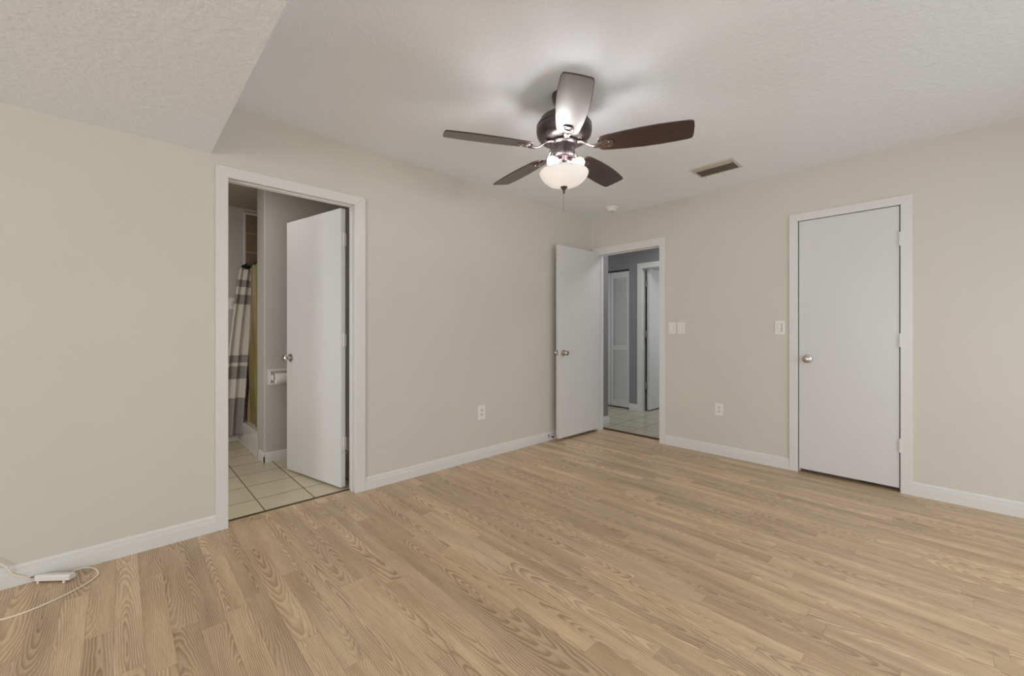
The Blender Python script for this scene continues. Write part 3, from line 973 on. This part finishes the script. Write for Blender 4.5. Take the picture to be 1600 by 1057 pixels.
sd = c.modifiers.new('thickness', 'SOLIDIFY'); sd.thickness = 0.002
for k in range(6):
    bm = bmesh.new()
    xk = -2.165 + 0.016 * k
    ring = [(xk + 0.002 * math.sin(a), -3.045 + 0.022 * math.cos(a), 1.808 + 0.026 * math.sin(a)) for a in [2 * PI * i / 18 for i in range(19)]]
    tube(bm, ring, 0.003, 6)
    obj('curtain_ring', bm, M['black'], cur, smooth=True)

bm = bmesh.new()
g = []
for j in range(41):
    v = j / 40
    z = 1.79 - v * 1.60
    row = []
    for i in range(61):
        u = i / 60
        x = -2.08 + (0.593) * u
        y = -3.025 + (0.020) * math.sin(u * 26 + 1.5 * math.sin(v * 4)) * (1 - 0.4 * v) + 0.012 * math.sin(u * 9 + v * 5)
        row.append(bm.verts.new((x, y, z)))
    g.append(row)
for j in range(40):
    for i in range(60):
        bm.faces.new([g[j][i], g[j + 1][i], g[j + 1][i + 1], g[j][i + 1]])
tag(obj('shower_liner', bm, M['liner'], None, smooth=True), 'clear yellowish plastic shower liner hanging inside the shower opening', 'shower liner')

tp = tag(empty('toilet_paper_holder', (-1.21, -2.955, 0.737)), 'white ceramic toilet paper holder set in the bathroom partition wall', 'toilet paper holder')
bm = bmesh.new()
mph = lambda s, z, d: (d, s, z)
A, B = 0.102, 0.070
for q in ([(-A, -B), (A, -B), (A - 0.022, -B + 0.02), (-A + 0.022, -B + 0.02)], [(A, B), (-A, B), (-A + 0.022, B - 0.02), (A - 0.022, B - 0.02)],
          [(-A, B), (-A, -B), (-A + 0.022, -B + 0.02), (-A + 0.022, B - 0.02)], [(A, -B), (A, B), (A - 0.022, B - 0.02), (A - 0.022, -B + 0.02)]):
    prism(bm, q, 0.0, 0.012, mph)
obj('frame', bm, M['ceramic'], tp, 0.003)
bm = bmesh.new(); box(bm, (0.0, -A + 0.02, -B + 0.018), (0.002, A - 0.02, B - 0.018)); obj('recess', bm, M['bath'], tp)
for s in (-1, 1):
    bm = bmesh.new(); box(bm, (0.0, s * 0.073 - 0.007, -0.028), (0.045, s * 0.073 + 0.007, 0.022)); obj('bracket', bm, M['ceramic'], tp, 0.005)
bm = bmesh.new(); tube(bm, [(0.030, -0.070, -0.008), (0.030, 0.070, -0.008)], 0.008, 12); obj('spindle', bm, M['nickel'], tp, smooth=True)
bm = bmesh.new()
rr = [(0.012, -0.058), (0.045, -0.058), (0.046, -0.055), (0.046, 0.055), (0.045, 0.058), (0.012, 0.058)]
rings = []
mr = Matrix.Rotation(-PI / 2, 4, 'X')
for r, z in rr:
    rings.append([bm.verts.new(mr @ Vector((r * math.cos(2 * PI * i / 32), r * math.sin(2 * PI * i / 32), z))) for i in range(32)])
for i in range(len(rings)):
    a, b_ = rings[i], rings[(i + 1) % len(rings)]
    for k in range(32):
        l = (k + 1) % 32
        bm.faces.new([a[k], b_[k], b_[l], a[l]])
tag(obj('toilet_paper_roll', bm, M['paper'], None, smooth=True, loc=(-1.153, -2.955, 0.726)), 'white toilet paper roll hanging in the ceramic holder', 'toilet paper')

# ------------------------------------------------------------------ coax box and cables on the floor at the left
ad = tag(empty('signal_splitter', (0.076, -4.203, 0.0), (0, 0, math.radians(50))), 'small white plastic box lying on the floor by the left baseboard', 'cable box')
bm = bmesh.new()
prism(bm, [(-0.017, 0.010), (0.017, 0.008), (0.017, 0.023), (0.012, 0.032), (-0.013, 0.036), (-0.017, 0.031)], -0.074, 0.074, lambda s, z, d: (d, s, z))
obj('case', bm, M['plastic'], ad, 0.003)
for x in (-0.060, 0.050):
    bm = bmesh.new(); lathe(bm, [(0, 0.0), (0.0045, 0.0), (0.005, 0.003), (0.004, 0.012), (0, 0.012)], 12, Matrix.Translation((x, -0.014, 0)))
    obj('foot', bm, M['plastic'], ad, smooth=True)
bm = bmesh.new(); lathe(bm, [(0, 0), (0.0055, 0), (0.0055, 0.010), (0.004, 0.011), (0.004, 0.020), (0.0052, 0.021), (0.0048, 0.034), (0.0, 0.034)], 6, Matrix.Translation((-0.0738, 0, 0.022)) @ Matrix.Rotation(-PI / 2, 4, 'Y'))
obj('connector', bm, M['brass'], ad)
bm = bmesh.new(); box(bm, (-0.045, -0.004, 0.0335), (-0.005, 0.004, 0.0348)); obj('label_strip', bm, M['ivory'], ad)

e = Vector((0.076, -4.203, 0.022)) + Matrix.Rotation(math.radians(50), 3, 'Z') @ Vector((-0.108, 0, 0))
bm = bmesh.new()
tube(bm, smooth_path([tuple(e), (0.0185, -4.308, 0.040), (0.0185, -4.336, 0.062), (0.018, -4.352, 0.098), (0.016, -4.385, 0.135), (0.014, -4.44, 0.20), (0.012, -4.50, 0.27), (0.0035, -4.53, 0.30)], 8), 0.0034, 10)
tag(obj('coaxial_cable', bm, M['cable'], None, smooth=True), 'cream cable rising from the metal connector of the white box up the left wall', 'cable')
e2 = Vector((0.076, -4.203, 0.020)) + Matrix.Rotation(math.radians(50), 3, 'Z') @ Vector((0.030, 0.0195, 0))
bm = bmesh.new()
tube(bm, smooth_path([tuple(e2), (0.064, -4.158, 0.013), (0.036, -4.146, 0.006), (0.022, -4.140, 0.0036), (0.030, -4.104, 0.0034), (0.074, -4.076, 0.0034), (0.132, -4.064, 0.0034), (0.169, -4.073, 0.0034),
                      (0.217, -4.108, 0.0034), (0.267, -4.172, 0.0034), (0.296, -4.226, 0.0034), (0.312, -4.279, 0.0034), (0.308, -4.335, 0.0034), (0.27, -4.42, 0.0034), (0.15, -4.53, 0.0034), (0.03, -4.60, 0.0034)], 8), 0.0033, 10)
tag(obj('coaxial_cable', bm, M['cable'], None, smooth=True), 'cream cable looping out across the wood floor from behind the white box', 'cable')
